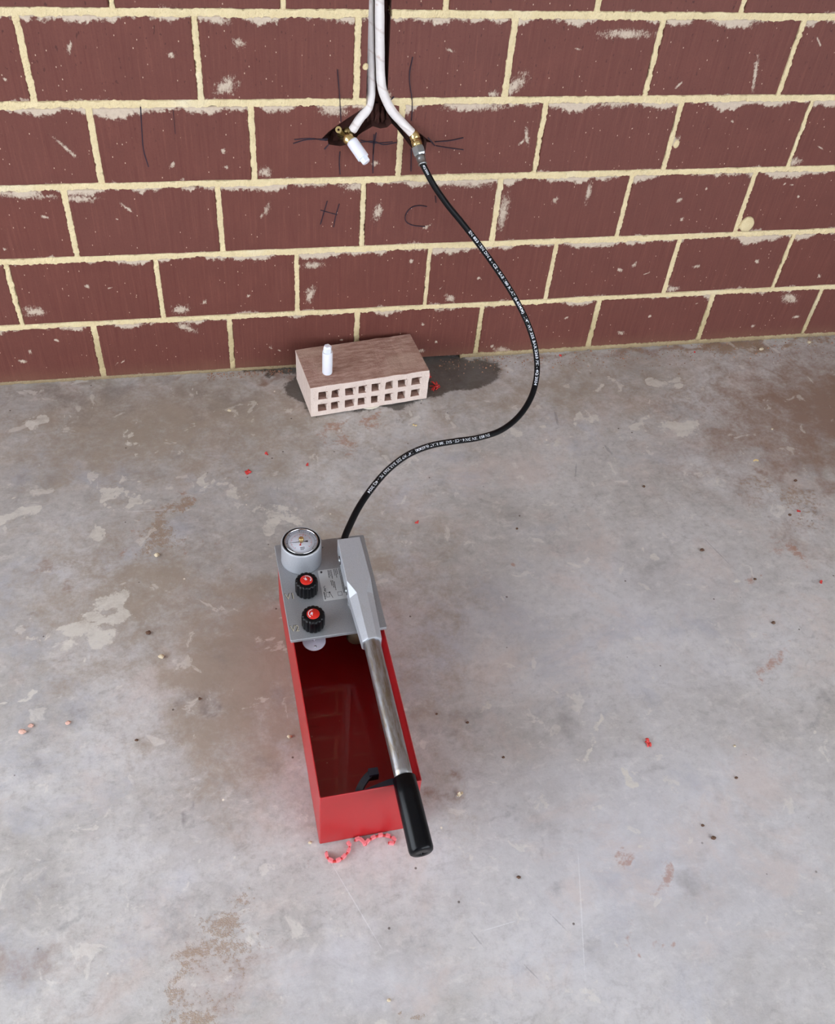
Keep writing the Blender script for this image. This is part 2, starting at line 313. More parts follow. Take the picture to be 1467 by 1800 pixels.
for k in range(34):
    lam = 10**nr.uniform(-1.5, -.75); th, ph, ps = nr.uniform(0, 6.28, 3); am = .06*lam
    q = 2*math.pi/lam*(X*math.cos(th)+Y*math.sin(th))+ph; WX = WX+am*np.sin(q); WY = WY+am*np.sin(q*1.13+ps)
X0, Y0 = X, Y; X, Y = X+WX, Y+WY
def blob(field, x, y, rx, ry, t=0., s=1., soft=1.):
    k = .35 if field == 'wet' else 1.; X, Y = X0+k*WX, Y0+k*WY
    c = on_z(x, y)[:2]; ct, st = math.cos(t), math.sin(t)
    a = on_z(x+rx*ct, y+rx*st)[:2]-c; b = on_z(x-ry*st, y+ry*ct)[:2]-c
    Mi = np.linalg.inv(np.stack([a, b], 1)); U = Mi[0, 0]*(X-c[0])+Mi[0, 1]*(Y-c[1]); Vv = Mi[1, 0]*(X-c[0])+Mi[1, 1]*(Y-c[1])
    v = s*(1-np.sqrt(U*U+Vv*Vv)/(1+0*X)*(1/soft))
    FIELDS[field] = np.maximum(FIELDS[field], np.clip(v, -1, 1.4))
for b in [(205,862,24,14), (382,858,26,13), (120,1120,62,26,-.15), (205,1070,34,24,-.3), (35,895,32,22), (190,860,20,12), (225,785,14,12), (90,745,12,8), (110,785,9,6), (285,808,14,8), (250,777,12,7), (20,1222,24,8), (150,1166,20,12), (22,862,9,5), (230,866,22,8), (480,905,30,22,0,.8), (165,956,18,11),
          (1185,752,40,26,-.3), (1090,680,26,12,.3), (1160,680,18,14), (1030,740,15,10,.3), (1120,745,16,8), (1048,680,20,14), (1190,690,16,10), (965,770,40,8,0,.8), (900,770,22,10), (1120,980,16,6,-.2), (430,1515,20,18,0,1), (1090,1390,22,12), (1060,1300,34,22,0,.8), (1445,1295,14,10), (1130,1465,15,14), (935,1450,16,10,0,.9), (1300,1018,16,5), (850,1260,24,22,0,.7), (610,1660,30,18,0,.7), (680,650,12,6), (360,692,8,6), (200,720,10,6)]: blob('pale', *b)
for b in [(1470,720,330,200,-.1,1.05), (1340,820,90,22,-.15), (1420,830,120,60,0,.7), (1250,606,330,16,-.09,1.0), (980,625,130,10,-.05,.9), (300,650,260,9,-.05,.55), (470,655,60,10), (270,905,30,40,.2,.5), (1400,940,70,50,.5,.45), (60,1700,180,90,0,.35), (400,1700,150,90,0,.4), (780,1395,60,22,-.3,.75), (100,1010,30,18,0,.6)]: blob('dust', *b)  # brown dust; the blob right of the grip paints the pump's shadow
for b in [(300,890,28,28,.3), (290,940,40,30,-.5,.8), (275,975,12,10), (400,1650,60,50,-.5,.9), (330,1730,46,40,0,.9), (305,1770,22,22), (1380,880,60,30,.6,.5), (700,1795,60,14), (1300,606,180,14,-.08,.9), (360,1690,60,50,0,.7)]: blob('sand', *b)
for b in [(690,668,215,62,-.12,1.3), (705,745,60,46,.4,.36), (470,645,90,24,-.05,.75), (815,658,85,44,-.1,1.0), (555,680,72,52,0,1.2)]: blob('wet', *b)
for b in [(320,1240,30,60,.1,.7), (305,1430,12,70,.05,.8), (110,1600,20,60,.2,.8), (300,1600,100,50,-.4,.5), (80,1260,60,40,.2,.6), (945,1500,14,70,-.25,.8), (910,1430,12,60,-.3,.6), (1430,1260,30,60,.2,.7), (1440,1130,14,50,.2,.7), (720,690,240,40,-.1,.4), (1120,1350,34,30,.5,.6), (1010,1100,16,40,.1,.5), (120,700,200,60,0,.5), (380,700,160,40,0,.4), (985,940,40,30,.3,.4), (770,1640,30,30,0,.5), (1410,880,60,12,.4,.6), (770,980,50,24,0,.4)]: blob('dark', *b)
for b in [(430,1180,190,290,.15,1.0), (240,1050,260,220,0,.6), (620,980,120,200,0,.5), (330,740,520,150,-.05,.7), (1000,680,420,90,-.08,.5), (760,1100,80,360,.0,.35)]: blob('grime_shade', *b)  # brown dirt tint; the patch left of the pump paints a soft shadow
for b in [(870,1000,16,8), (1365,1150,26,34,.3,1.1), (1345,1175,22,22), (1390,970,30,16,.2), (470,1655,12,14), (566,1605,10,24,-.2), (900,1330,18,12), (700,1620,10,8), (1130,1540,20,40,.3), (1140,1640,16,24), (240,940,10,30,.3,.7), (600,760,20,60,-.1,.6), (555,1530,10,10), (310,880,20,30,.2,.8), (660,730,14,30,0,.8), (345,960,30,8,-.6,.9), (1330,1010,18,6,-.2), (1240,960,8,8), (1182,960,8,8)]: blob('rust', *b)
for b in [(1150,1500,520,420,0,1.0), (1100,1100,420,260,0,.6), (640,1720,240,120,0,.7), (300,1500,160,70,0,.3)]: blob('cool_light', *b)  # brighter bluish daylight toward the lower right, put into the slab colour
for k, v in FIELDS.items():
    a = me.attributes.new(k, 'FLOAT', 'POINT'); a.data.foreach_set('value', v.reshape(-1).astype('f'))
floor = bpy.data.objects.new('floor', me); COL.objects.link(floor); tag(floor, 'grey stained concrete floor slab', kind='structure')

# ------------------------------------------------------------------ structure: brick wall
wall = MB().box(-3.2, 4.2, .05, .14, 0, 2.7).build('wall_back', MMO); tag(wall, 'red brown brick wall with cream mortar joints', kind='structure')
tag(MB().box(-3.2, 4.2, -5.2, .14, 2.7, 2.85).build('added_ceiling', MCEIL), kind='structure')  # unseen, put overhead so daylight comes in from the sides
wl = MB()      # unseen left wall; its wide doorway is placed to steer daylight
for a in ((-5.2, .05, 2.3, 2.7), (-.6, .05, 0, 2.3), (-5.2, -2.9, 0, 2.3)): wl.box(-2.02, -1.9, *a)
tag(wl.build('added_wall_left', MPAINT), kind='structure')
tag(MB().box(-2.02, .5, -5.32, -5.2, 0, 2.7).build('added_wall_front', MPAINT), kind='structure')  # unseen, added behind the camera to cut light from that side
wr = MB().box(2.9, 3.02, -2.6, .05, 0, 2.7).build('added_wall_right', MPAINT); tag(wr, kind='structure')  # unseen, added and lengthened to hold back light from the right

ROWS = {'T': [(196,6),(497,8),(784,10),(1051,11),(1306,10)], 'A': [(43,101),(347,103),(628,101),(896,104),(1149,107),(1390,104)],
 'B': [(166,252),(444,252),(703,252),(949,244),(1181,244),(1405,237)], 'C': [(124,396),(387,388),(637,381),(872,374),(1097,364),(1310,356)],
 'D': [(25,520),(280,507),(522,499),(751,489),(968,479),(1180,468),(1378,457)], 'E': [(174,620),(406,608),(627,575),(841,583),(1043,570),(1238,563),(1428,547)]}
ZB = [0.004, .165] + [.337+.172*i for i in range(14)]
rowx = []
for k in 'EDCBAT':
    xs = [on_y(*q)[0] for q in ROWS[k]]
    rowx.append(xs)
for k in range(9): rowx.append([x+rnd.uniform(-.01, .01) for x in rowx[4+k % 2]])
for xs in rowx:
    while xs[0] > -1.58: xs.insert(0, xs[0]-.315)
    while xs[-1] < 2.58: xs.append(xs[-1]+.315)
CHASE = [(641,-160),(679.5,-160),(680.6,174),(706,203),(731,229),(748,243),(759,251),(750,250),(747,270),(735,268),(722,259),(708,240),(697,226),(688,217),(680,224),(668,226),(655,222),(645,228),(636,233),(629,238),(622,250),(609,254),(598,257),(577,254),(576,247),(562,247),(578,231),(606,211),(643,187)]
def prism(poly, y0, y1):
    n = len(poly); return MB().loft([[(x, y0, z) for x, z in poly], [(x, y1, z) for x, z in poly]])
cpoly = [(q[0], q[2]) for q in (on_y(*c) for c in CHASE)]
cpoly[0] = (cpoly[0][0], 2.75); cpoly[1] = (cpoly[1][0], 2.75)
cutter = prism(cpoly, -.05, .046).build('cutter', MCLAY)
cx0, cx1 = min(q[0] for q in cpoly), max(q[0] for q in cpoly); cz0 = min(q[1] for q in cpoly)
def cut(o):
    o.data.materials.append(MCLAY); m = o.modifiers.new('cut', 'BOOLEAN'); m.object = cutter; m.solver = 'EXACT'; m.operation = 'DIFFERENCE'
    try: m.material_mode = 'TRANSFER'
    except Exception: pass
    dg = bpy.context.evaluated_depsgraph_get(); nm = bpy.data.meshes.new_from_object(o.evaluated_get(dg)); old = o.data; o.modifiers.clear(); o.data = nm; bpy.data.meshes.remove(old)
def overlaps(x0, x1, z1, narrow):
    if z1 < cz0: return False
    return x1 > (narrow[0] if narrow else cx0) and x0 < (narrow[1] if narrow else cx1)
def brick(x0, x1, z0, z1, lx=0.):
    W_, H_ = x1-x0, z1-z0; sd = rnd.random()*100; proud = rnd.uniform(-.001, .001)
    pts = []
    def seg(ax, az, bx, bz):
        n = max(3, int(math.hypot(bx-ax, bz-az)/.022))
        for i in range(n): pts.append((ax+(bx-ax)*i/n, az+(bz-az)*i/n))
    seg(0, 0, W_, 0); seg(W_, 0, W_, H_); seg(W_, H_, 0, H_); seg(0, H_, 0, 0)
    def jit(p, amp, k): return (p[0]+amp*fbm(p[0]*25, p[1]*25, sd+k), p[1]+amp*fbm(p[0]*25+9, p[1]*25, sd+k))
    o1 = [jit(p, .0012, 0) for p in pts]
    cxm, czm = W_/2, H_/2
    ins = lambda p, d: (p[0]+(d if p[0] < cxm else -d)*(1 if min(p[0], W_-p[0]) < .02 else 0), p[1]+(d if p[1] < czm else -d)*(1 if min(p[1], H_-p[1]) < .02 else 0))
    o2 = [ins(p, .0022) for p in o1]
    b = MB().loft([[(x, .056, z) for x, z in o1], [(x, .0028+proud, z) for x, z in o1], [(x, .0+proud, z) for x, z in o2]])
    o = b.build('brick', MBK, wall, (x0, 0, z0)); here = []
    for (px, py, a, c, t, s_) in SMEARS:
        P = on_y(px, py); k = np.linalg.norm(on_y(px+1, py)-P)
        if x0-.02 < P[0] < x1+.02 and z0-.012 < P[2] < z1+.012: here.append(((P[0]-x0, 0., P[2]-z0), (0., t, 0.), (a*k, 1., c*k*1.25)))
    while len(here) < 3: here.append(((rnd.uniform(.03, W_-.03), 0., rnd.uniform(.02, .13)), (0., rnd.uniform(-1, 1), 0.), (rnd.uniform(.004, .012), 1., rnd.uniform(.002, .007))))
    for k, (q0, q1, q2) in enumerate(here[:3]):
        o['scuff_at%d' % k] = [float(v) for v in q0]; o['scuff_tilt%d' % k] = [float(v) for v in q1]; o['scuff_size%d' % k] = [float(v) for v in q2]
    if z1 > cz0 and overlaps(x0, x1, z1, (cx0, cx1) if z0 < .68 else (cpoly[-1][0]-.01, cpoly[1][0]+.01)): cut(o)
    return o
def ribbon(horizontal, a0, a1, c, hw, depth=0.0, hang=.0, st=.0035):
    """rough mortar joint: along a from a0 to a1, centred on c, half width hw"""
    sd = rnd.random()*100; n = max(4, int((a1-a0)/st)); secs = []
    for i in range(n+1):
        a = a0+(a1-a0)*i/n
        u = hw+.0026*fbm(a*40, sd)+.0030*fbm(a*170, sd+3); l = hw+.0032*fbm(a*35, sd+7)+.0034*fbm(a*170, sd+11)+hang*max(0, fbm(a*6, sd+20, 0, 2)+.25)
        d = depth+.0014*fbm(a*60, sd+30)
        prof = [(-l, .05), (-l, .004), (-l*.72, d+.0012*fbm(a*150, sd+40)), (0, d-.0006+.0014*fbm(a*150, sd+50)), (u*.72, d+.0004+.0012*fbm(a*150, sd+60)), (u, .004), (u, .05)]
        secs.append([(a, y, c+q) if horizontal else (c+q, y, a) for q, y in prof])
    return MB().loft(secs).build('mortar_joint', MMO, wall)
for r, xs in enumerate(rowx):
    z0, z1 = ZB[r]+(.006 if r else .004), ZB[r+1]-.006
    for i in range(len(xs)-1):
        g0 = rnd.uniform(.0045, .0062); brick(xs[i]+g0, xs[i+1]-g0, z0, z1)
    for i, x in enumerate(xs):
        if r > 5 and x > 1.2: pass
        j = ribbon(False, z0-.002, z1+.002, x, rnd.uniform(.0060, .0088), rnd.uniform(-.0005, .0012))
        if r >= 3 and z1 > cz0 and x+.01 > cx0 and x-.01 < cx1:
            if r == 3 or abs(x-.14) < .06: cut(j)
for r in range(1, len(ZB)-1):
    x0, x1 = -1.9, 2.9
    if r < 4: ribbon(True, x0, x1, ZB[r], .0082 if r > 1 else .0072, -.0006, .004)
    else:
        a = cpoly[-1][0] if r == 4 else cpoly[-1][0]-.002; b = cpoly[2][0]+.001
        ribbon(True, x0, a, ZB[r], .0085, -.0006, .004); ribbon(True, b, x1, ZB[r], .0085, -.0006, .004)
ribbon(True, -1.9, .02, .004, .0055, .0, .0); ribbon(True, .40, 2.9, .006, .0075, -.002, .0)
bpy.data.objects.remove(cutter)
for r in range(4, len(ZB)-1): MB().box(cpoly[-1][0]-.004, cpoly[2][0]+.004, .042, .0505, ZB[r]-.009, ZB[r]+.009).build('clay_fragment', MCLAY, wall)
# broken clay left standing between the two legs of the chase
for k, (px, py, w_, h_) in enumerate([(655,212,5,16), (664,208,6,20), (674,211,5,17), (683,210,4,12), (640,222,4,10), (648,218,4,10), (590,244,8,7), (741,255,5,9)]):
    P = on_y(px, py, .02); s = np.linalg.norm(on_y(px+1, py, .02)-P); b = MB(); secs = []
    for i in range(7):
        t = i/6; z = P[2]+(t-.5)*2*h_*s; r_ = w_*s*(1-.35*t)*(1+.25*fbm(k*3.1, t*4))
        secs.append([(P[0]+r_*math.cos(2*math.pi*j/9)*(1+.2*fbm(j, t*5, k)), .046-.03*(1-.7*t)*(.5+.5*max(0, -math.sin(2*math.pi*j/9)))*(1+.3*fbm(j*.7, t*5, k)), z) for j in range(9)])
    b.loft(secs).build('clay_fragment', MCLAY, wall)
# round daub of mortar pressed on the wall
P = on_y(1312, 394); b = MB(); secs = []
for q, d in ((1., .002), (.93, -.004), (.7, -.006), (.35, -.0068), (.02, -.007)):
    secs.append([(P[0]+.0185*q*math.cos(t)*(1+.06*fbm(math.cos(t)*2, math.sin(t)*2)), d, P[2]+.0215*q*math.sin(t)*(1+.07*fbm(math.cos(t)*2, math.sin(t)*2, 5))) for t in [2*math.pi*i/22 for i in range(22)]])
b.loft(secs, True).build('mortar_daub', MMO, wall)
for (px, py, rx, rz) in ((1188,253,6,9), (642,117,5,6), (1302,398,7,5)):
    P = on_y(px, py); k = .00125
    secs = [[(P[0]+rx*k*q*math.cos(t)*(1+.25*fbm(math.cos(t)*2, math.sin(t)*2, px)), d, P[2]+rz*k*q*math.sin(t)*(1+.25*fbm(math.cos(t)*2, math.sin(t)*2, px+5))) for t in [2*math.pi*i/12 for i in range(12)]] for q, d in ((1, .002), (.8, -.003), (.3, -.004))]
    MB().loft(secs, True).build('mortar_daub', MMO, wall)
# marker pen setting-out lines and the letters H and C
def pen(name, pts, wd=1.3):
    P = [on_y(x, y) for x, y in pts]
    if len(P) > 2: P = smooth_path(P, 4)
    else: P = [P[0]+(P[1]-P[0])*i/5 for i in range(6)]
    hw = wd*.00065; secs = []
    for i, q in enumerate(P):
        t = P[min(i+1, len(P)-1)]-P[max(i-1, 0)]; t /= np.linalg.norm(t); n = np.array([-t[2], 0, t[0]])*hw*(.8+.35*fbm(i*.9, pts[0][0]))
        secs.append([(q[0]-n[0], .0035, q[2]-n[2]), (q[0]-n[0], -.0017, q[2]-n[2]), (q[0]+n[0], -.0017, q[2]+n[2]), (q[0]+n[0], .0035, q[2]+n[2])])
    return secs
def penobj(name, lines):
    b = MB()
    for l in lines: b.loft(pen(name, *l))
    return b.build(name, MINK, wall)
penobj('letter_h', [([(575,353),(569,373),(563,394)], 1.6), ([(596,358),(590,378),(586,399)], 1.6), ([(563,369),(577,373),(592,377)], 1.5)])
penobj('letter_c', [([(750,363),(738,361),(726,363),(717,370),(712,380),(714,390),(726,396),(747,398)], 1.5)])
for l in [([(592.7,122),(596,160),(599,214)], 1.4), ([(597,266),(596,285),(597.5,306)], 1.7), ([(725,100),(719,135),(724,178),(723,212)], 1.5), ([(722.6,262),(722,301)], 1.5), ([(661,233),(656,265),(655,304)], 1.9), ([(657,236),(655.5,270)], 1.7),
          ([(515,252),(540,245),(576,244)], 1.6), ([(517,245),(545,243),(574,247)], 1.6), ([(632,250),(656,248),(674,254),(697,250)], 1.8), ([(633,246),(660,251),(690,249)], 1.5), ([(764,249),(790,247),(814,242)], 1.5), ([(766,256),(790,260),(814,263)], 1.3), ([(570,262),(578,253)], 2.2), ([(752,242),(764,256)], 2.),
          ([(247,187),(249,225),(252,262),(261,293)], 2.), ([(304,192),(308,235)], 1.), ([(765,344),(766,356)], 1.2), ([(684,177),(692,170)], 2.)]: penobj('pen_line', [l])

# ------------------------------------------------------------------ pipes in the chase
def pipe(pts, label):
    P = [on_y(x, y, yy) for x, y, yy in pts]
    Q = [np.array([P[0][0], P[0][1], 2.6])] + smooth_path(P, 8); n = len(Q); r = [.0094*(1+.04*fbm(i*.35, pts[0][0]*.1)) for i in range(n)]
    r[-1] = .0075
    t = MB().tube(Q, r, 16).build('lagged_pipe', MLAG); return tag(t, label, 'pipe', 'lagged water pipes in the wall chase')
pipe([(649.5,-40,.022), (649.5,20,.022), (651,100,.022), (652,154,.018), (650.5,174,.012), (645.5,192,.004), (632,209,0.), (618,231,-.006)], 'white lagged pipe bending left towards the white capped elbow')
pipe([(667,-40,.006), (667,20,.006), (667.8,100,.006), (669.5,143,.004), (675,167,.001), (688,194,-.004), (707,216,-.008), (726,236,-.012)], 'white lagged pipe bending right towards the black hose fitting')

def plug(name, M, label, L=.08, R=.0122):
    t = empty(name); t.matrix_world = M; tag(t, label, 'plug', 'white plastic test plugs')
    MB().lathe([(R*.86, 0), (R*.97, .002), (R, .005), (R, L*.76), (R*.97, L*.785)], 28).build('plug_body', MWHITE, t)
    h = MB(); secs = [[(r*math.cos(math.pi/3*i+.2), r*math.sin(math.pi/3*i+.2), z) for i in range(6)] for r, z in ((R*.82, L*.77), (R*.82, L*.95), (R*.6, L))]
    h.loft(secs).build('hex_tip', MWHITE, t); return t

# left elbow
E0 = on_y(604, 238, -.002); E1 = on_y(620, 250, -.03)
el = empty('elbow_fitting', tuple(E0)); tag(el, 'brass wing elbow with screw lug in the left end of the chase', 'pipe fitting')
def rel(o, q): return Vector(q)-o.location
A_, B_ = rel(el, E0), rel(el, E1); ax = axis_matrix(A_-(B_-A_)*.35, B_)
Lx = (B_-A_).length*1.35
MB().lathe([(.0085, 0), (.0105, .003), (.0105, Lx*.45), (.0118, Lx*.47), (.0118, Lx*.78), (.0108, Lx*.8), (.0108, Lx)], 24, ax).build('socket', MBRASS, el)
Pt = rel(el, on_y(617, 232, -.006)); MB().tube([tuple(Pt), tuple((Pt+A_)/2+Vector((0, .004, .004))), tuple(A_)], .0088, 14).build('inlet', MDBR, el)
def lug(px, py, name):
    c = rel(el, on_y(px, py, -.006)); m = axis_matrix(c, c+Vector((-.35, -.8, .35))); b = MB()
    n = 18; ro, ri, th = .0068, .0026, .0015
    ring = lambda r, z: [tuple(m @ Vector((r*math.cos(2*math.pi*i/n), r*math.sin(2*math.pi*i/n), z))) for i in range(n)]
    secs = [ring(ri, -th), ring(ro, -th), ring(ro, th), ring(ri, th), ring(ri, -th)]
    b.loft(secs, False, False); e = (A_-c)*.9; d = e.normalized(); s_ = d.cross(Vector((0, 1, 0))).normalized()*.0045
    q0, q1 = c+d*.005, c+e; yy = Vector((0, .0015, 0))
    b.loft([[tuple(q-s_-yy), tuple(q+s_-yy), tuple(q+s_+yy), tuple(q-s_+yy)] for q in (q0, q1)]); b.build(name, MDBR, el)
lug(595, 228, 'screw_lug')
pA = Vector(on_y(617.5, 247.5, -.026)); pB = Vector(on_y(643.5, 285, -.062)); d_ = (pB-pA).normalized()
plug('test_plug', axis_matrix(pA, pA+d_), 'white plastic plug screwed into the brass elbow on the wall', L=(pB-pA).length*1.03, R=.0125)

# ------------------------------------------------------------------ hose with steel end
HP = [[.2408,-.0619,.5765],[.2649,-.0823,.5381],[.2949,-.1008,.5009],[.3291,-.1185,.4648],[.363,-.1372,.4275],[.3956,-.1581,.3896],[.4264,-.1824,.3516],[.4537,-.211,.3142],[.4751,-.2448,.2774],[.4866,-.2839,.2414],[.4842,-.3275,.2077],[.4644,-.3726,.1792],[.4269,-.4154,.16],[.3761,-.4516,.1537],[.3176,-.4781,.1611],[.2577,-.4998,.1767],[.1996,-.5241,.1929],[.1455,-.5565,.204],[.0982,-.5969,.2081],[.0583,-.6415,.2067],[.0241,-.6869,.2018],[-.0034,-.7332,.1943],[-.0146,-.7567,.1898],[-.0165,-.7750,.1872]]
hose = empty('pressure_hose', tuple(HP[0])); tag(hose, 'black rubber pressure hose with white print looping from wall to pump', 'hose')
HR = .0066; path = [Vector(q)-hose.location for q in smooth_path(HP, 10)]
tubeo = MB().tube([tuple(q) for q in path], HR, 20).build('hose_tube', MBLK, hose)
S = [0.]
for i in range(1, len(path)): S.append(S[-1]+(path[i]-path[i-1]).length)
camloc = Vector(CAM)-hose.location
def hose_at(s):
    i = min(max(np.searchsorted(S, s)-1, 0), len(S)-2); t = (s-S[i])/(S[i+1]-S[i]); q = path[i].lerp(path[i+1], t)
    T0 = (path[min(i+1, len(path)-1)]-path[max(i-1, 0)]).normalized(); T1 = (path[min(i+2, len(path)-1)]-path[i]).normalized(); T = T0.lerp(T1, t).normalized()
    return q, T
def nearest_s(px):
    best = min(range(len(path)), key=lambda i: np.hypot(*(np.array(project(path[i]+hose.location))-np.array(px)))); return S[best]
def project(q):
    d = np.array(q)-CAM; z = d@FW; return (733.5+FPX*(d@RT)/z, 900-FPX*(d@UP)/z)
def print_on_hose(txt, s0, s1, size):
    vs, fs = text_geo(txt, size, size*.012); x0, x1 = min(v[0] for v in vs), max(v[0] for v in vs); b = MB(); out = []
    for v in vs:
        s = s0+(v[0]-x0)/(x1-x0)*(s1-s0); q, T = hose_at(s); vw = (Vector((-.36, -1.2, 1.2))).normalized(); n = (vw-T*vw.dot(T)).normalized(); up = n.cross(T)
        a = (v[1]-size*.35)/HR; out.append(tuple(q+(HR+.00025)*(math.cos(a)*n+math.sin(a)*up)))
    b.add(out, fs); o = b.build('printed_lettering', MPRINT, tubeo, fix=False); o['label'] = 'white printed hose lettering'; return o
HT = 'EN 853 1SN DN 6 - CE - SAE 100 R1AT (6.65MM)  1/4" WP 225 BAR/3263 PSI - 4Q/2024'
print_on_hose(HT, nearest_s((823, 407)), nearest_s((943.5, 681)), .0082)
print_on_hose(HT, nearest_s((860, 767.5)), nearest_s((640, 866)), .0082)
print_on_hose('4Q/2024', .004, .026, .0062)
f0 = Vector(on_y(727.5, 236, -.012))-hose.location; f1 = path[0]+(path[2]-path[0])*.3
L = (f1-f0).length; m = axis_matrix(f0, f1)
MB().lathe([(.0085, -.006), (.0108, 0), (.0108, L*.16), (.0098, L*.17), (.0098, L*.2), (.0112, L*.21), (.0112, L*.38), (.0104, L*.4)], 26, m).build('brass_socket', MBRASS, hose)
hx = [[tuple(m @ Vector((r*math.cos(math.pi/3*i), r*math.sin(math.pi/3*i), z))) for i in range(6)] for r, z in ((.0108, L*.4), (.0138, L*.44), (.0138, L*.66), (.0112, L*.71))]
MB().loft(hx).build('hex_nut', MZINC, hose)
MB().lathe([(.0104, L*.7), (.0098, L*.82), (.0085, L*.96), (.0098, L*.965), (.0098, L), (.0066, L*1.005)], 24, m).build('ferrule', MZINC, hose)

# ------------------------------------------------------------------ loose brick, cap under it and upright plug
lb = empty('perforated_brick', (-.0135, -.1975, .0045), math.atan2(.0383, .286)); tag(lb, 'pale perforated clay brick lying flat against the wall', 'brick')
LW, LD, LH = .296, .150, .0895
xs = [0.]; zs = [0., .0135, .0350, .0505, .0725, LH]; hx0 = .0175; pitch = (LW-.030)/8+.0002; holes_x = []
for i in range(8):
    a = hx0+i*pitch+rnd.uniform(-.001, .001); wv = rnd.uniform(.0195, .0245); xs += [a, a+wv]; holes_x.append((a, a+wv))
xs.append(LW); b = MB()
def jz(x, z, k): return .0022*fbm(x*60, z*60, k)
V_ = {}
def vtx(i, j, back):
    key = (i, j, back)
    if key not in V_:
        x, z = xs[i], zs[j]; inner = 0 < i < len(xs)-1 and 0 < j < len(zs)-1
        dx, dz = (jz(x, z, 1), jz(x, z, 2)) if inner or True else (0, 0)
        V_[key] = len(b.v); b.v.append((x+dx, (LD if back else 0)+.0008*fbm(x*50, z*50, 9), z+dz))
    return V_[key]
for i in range(len(xs)-1):
    for j in range(len(zs)-1):
        hole = i % 2 == 1 and j in (1, 3)
        c = [(i, j), (i+1, j), (i+1, j+1), (i, j+1)]
        if not hole:
            b.f.append(tuple(vtx(*q, False) for q in c)); b.f.append(tuple(vtx(*q, True) for q in reversed(c))); b.sm += [False]*2
        else:
            for k in range(4):
                p, q = c[k], c[(k+1) % 4]; b.f.append((vtx(*q, False), vtx(*p, False), vtx(*p, True), vtx(*q, True))); b.sm.append(False)
for i in range(len(xs)-1):
    for j in (0, len(zs)-1): b.f.append((vtx(i, j, False), vtx(i+1, j, False), vtx(i+1, j, True), vtx(i, j, True))); b.sm.append(False)
for j in range(len(zs)-1):
    for i in (0, len(xs)-1): b.f.append((vtx(i, j, False), vtx(i, j+1, False), vtx(i, j+1, True), vtx(i, j, True))); b.sm.append(False)
b.build('body', MLO, lb, bevel=.0012)
for i, (a, c) in enumerate(holes_x):      # torn clay burrs beside the cores
    for z0 in (.0145, .0515):
        if rnd.random() < .8:
            q = MB(); secs = []; w_ = rnd.uniform(.0016, .0034)
            for t in range(6):
                z = z0+.001+t/5*.019; secs.append([(c-.0005+w_*.9*fbm(t*.8, i, z0*50)-w_, -.0008, z), (c+.0005+w_*fbm(t*.9, i+9, z0*50), -.0012*rnd.uniform(.5, 1.5), z), (c+w_*.4, .006, z), (c-w_, .006, z)])
            q.loft(secs).build('clay_burr', MLO, lb)
cap = on_z(651, 711); tag(MB().lathe([(.030, 0), (.0325, .0012), (.0325, .003), (.030, .0042), (.001, .0044)], 40).build('floor_cap', simple('white_cap', (214, 206, 190), .5), None, (cap[0]-.003, cap[1]+.013, 0)), 'round white plastic floor cap half hidden under the brick', 'cap')
P = on_z(575, 655.5, .094); plug('test_plug', Matrix.Translation(Vector(P)), 'white plastic plug standing upright on the loose brick', L=.0805, R=.0122)

# ------------------------------------------------------------------ pressure test pump
PO = on_z(561.3, 1484.9); PA = math.radians(2.0)
pump = empty('test_pump', tuple(PO), PA); tag(pump, 'red hand pressure test pump with silver lever and gauge on the concrete', 'pump')
BW, BL, BH, TH = .1625, .517, .165, .0018
def rect(x0, x1, y0, y1, z, r=.0025):
    out = []
    for cx_, cy_, a0 in ((x1-r, y1-r, 0), (x0+r, y1-r, 90), (x0+r, y0+r, 180), (x1-r, y0+r, 270)):
        for k in range(4): a = math.radians(a0+30*k); out.append((cx_+r*math.cos(a), cy_+r*math.sin(a), z))
    return out
tank = MB().loft([rect(.002, BW-.002, .002, BL-.002, .0008), rect(0, BW, 0, BL, .003), rect(0, BW, 0, BL, BH-.0006), rect(.0006, BW-.0006, .0006, BL-.0006, BH),
                  rect(TH, BW-TH, TH, BL-TH, BH), rect(TH, BW-TH, TH, BL-TH, .003)]).build('tank', MRED, pump)
MB().add(rect(TH+.0002, BW-TH-.0002, TH+.0002, BL-TH-.0002, .088), [tuple(range(16))]).build('water', MWATER, pump)['label'] = 'still water inside the red tank'
for xo in (.0011, BW-.0011):   # bright edge weld lines are the tank's own rim flange
    pass
PT = .0062; z0 = BH
plate = MB().loft([rect(-.0042, .1672, .2965, .5195, z0, .003), rect(-.0042, .1672, .2965, .5195, z0+PT-.0008, .003), rect(-.0034, .1664, .2973, .5187, z0+PT, .003)]).build('top_plate', MPL, pump)
ZP = z0+PT
def flat_text(txt, size, x, y, z, rot, mat, parent, bold=0., th=.0004, name='lettering', fit=None):
    vs, fs = text_geo(txt, size, bold); xs_ = [v[0] for v in vs]; k = 1.
    if fit: k = fit/(max(xs_)-min(xs_))
    c, s = math.cos(rot), math.sin(rot); b = MB(); b.add([(x+c*v[0]*k-s*v[1], y+s*v[0]*k+c*v[1], z+th) for v in vs], fs); return b.build(name, mat, parent, fix=False)
MENG = simple('engraved_mark', (206, 200, 178), .5)
MENGD = simple('engraving_shade', (84, 82, 78), .7)  # dark offset copy paints the shaded edge of the letters
for t, y in (('V1', .3865), ('V2', .3145)):
    flat_text(t, .0195, -.0012, y+.0010, ZP, 0, MENGD, plate, .0003, .0002, 'engraved_lettering_and_shade', .0150); flat_text(t, .0195, -.0006, y, ZP, 0, MENG, plate, -.0001, .0004, 'engraved_lettering_and_shade', .0150)
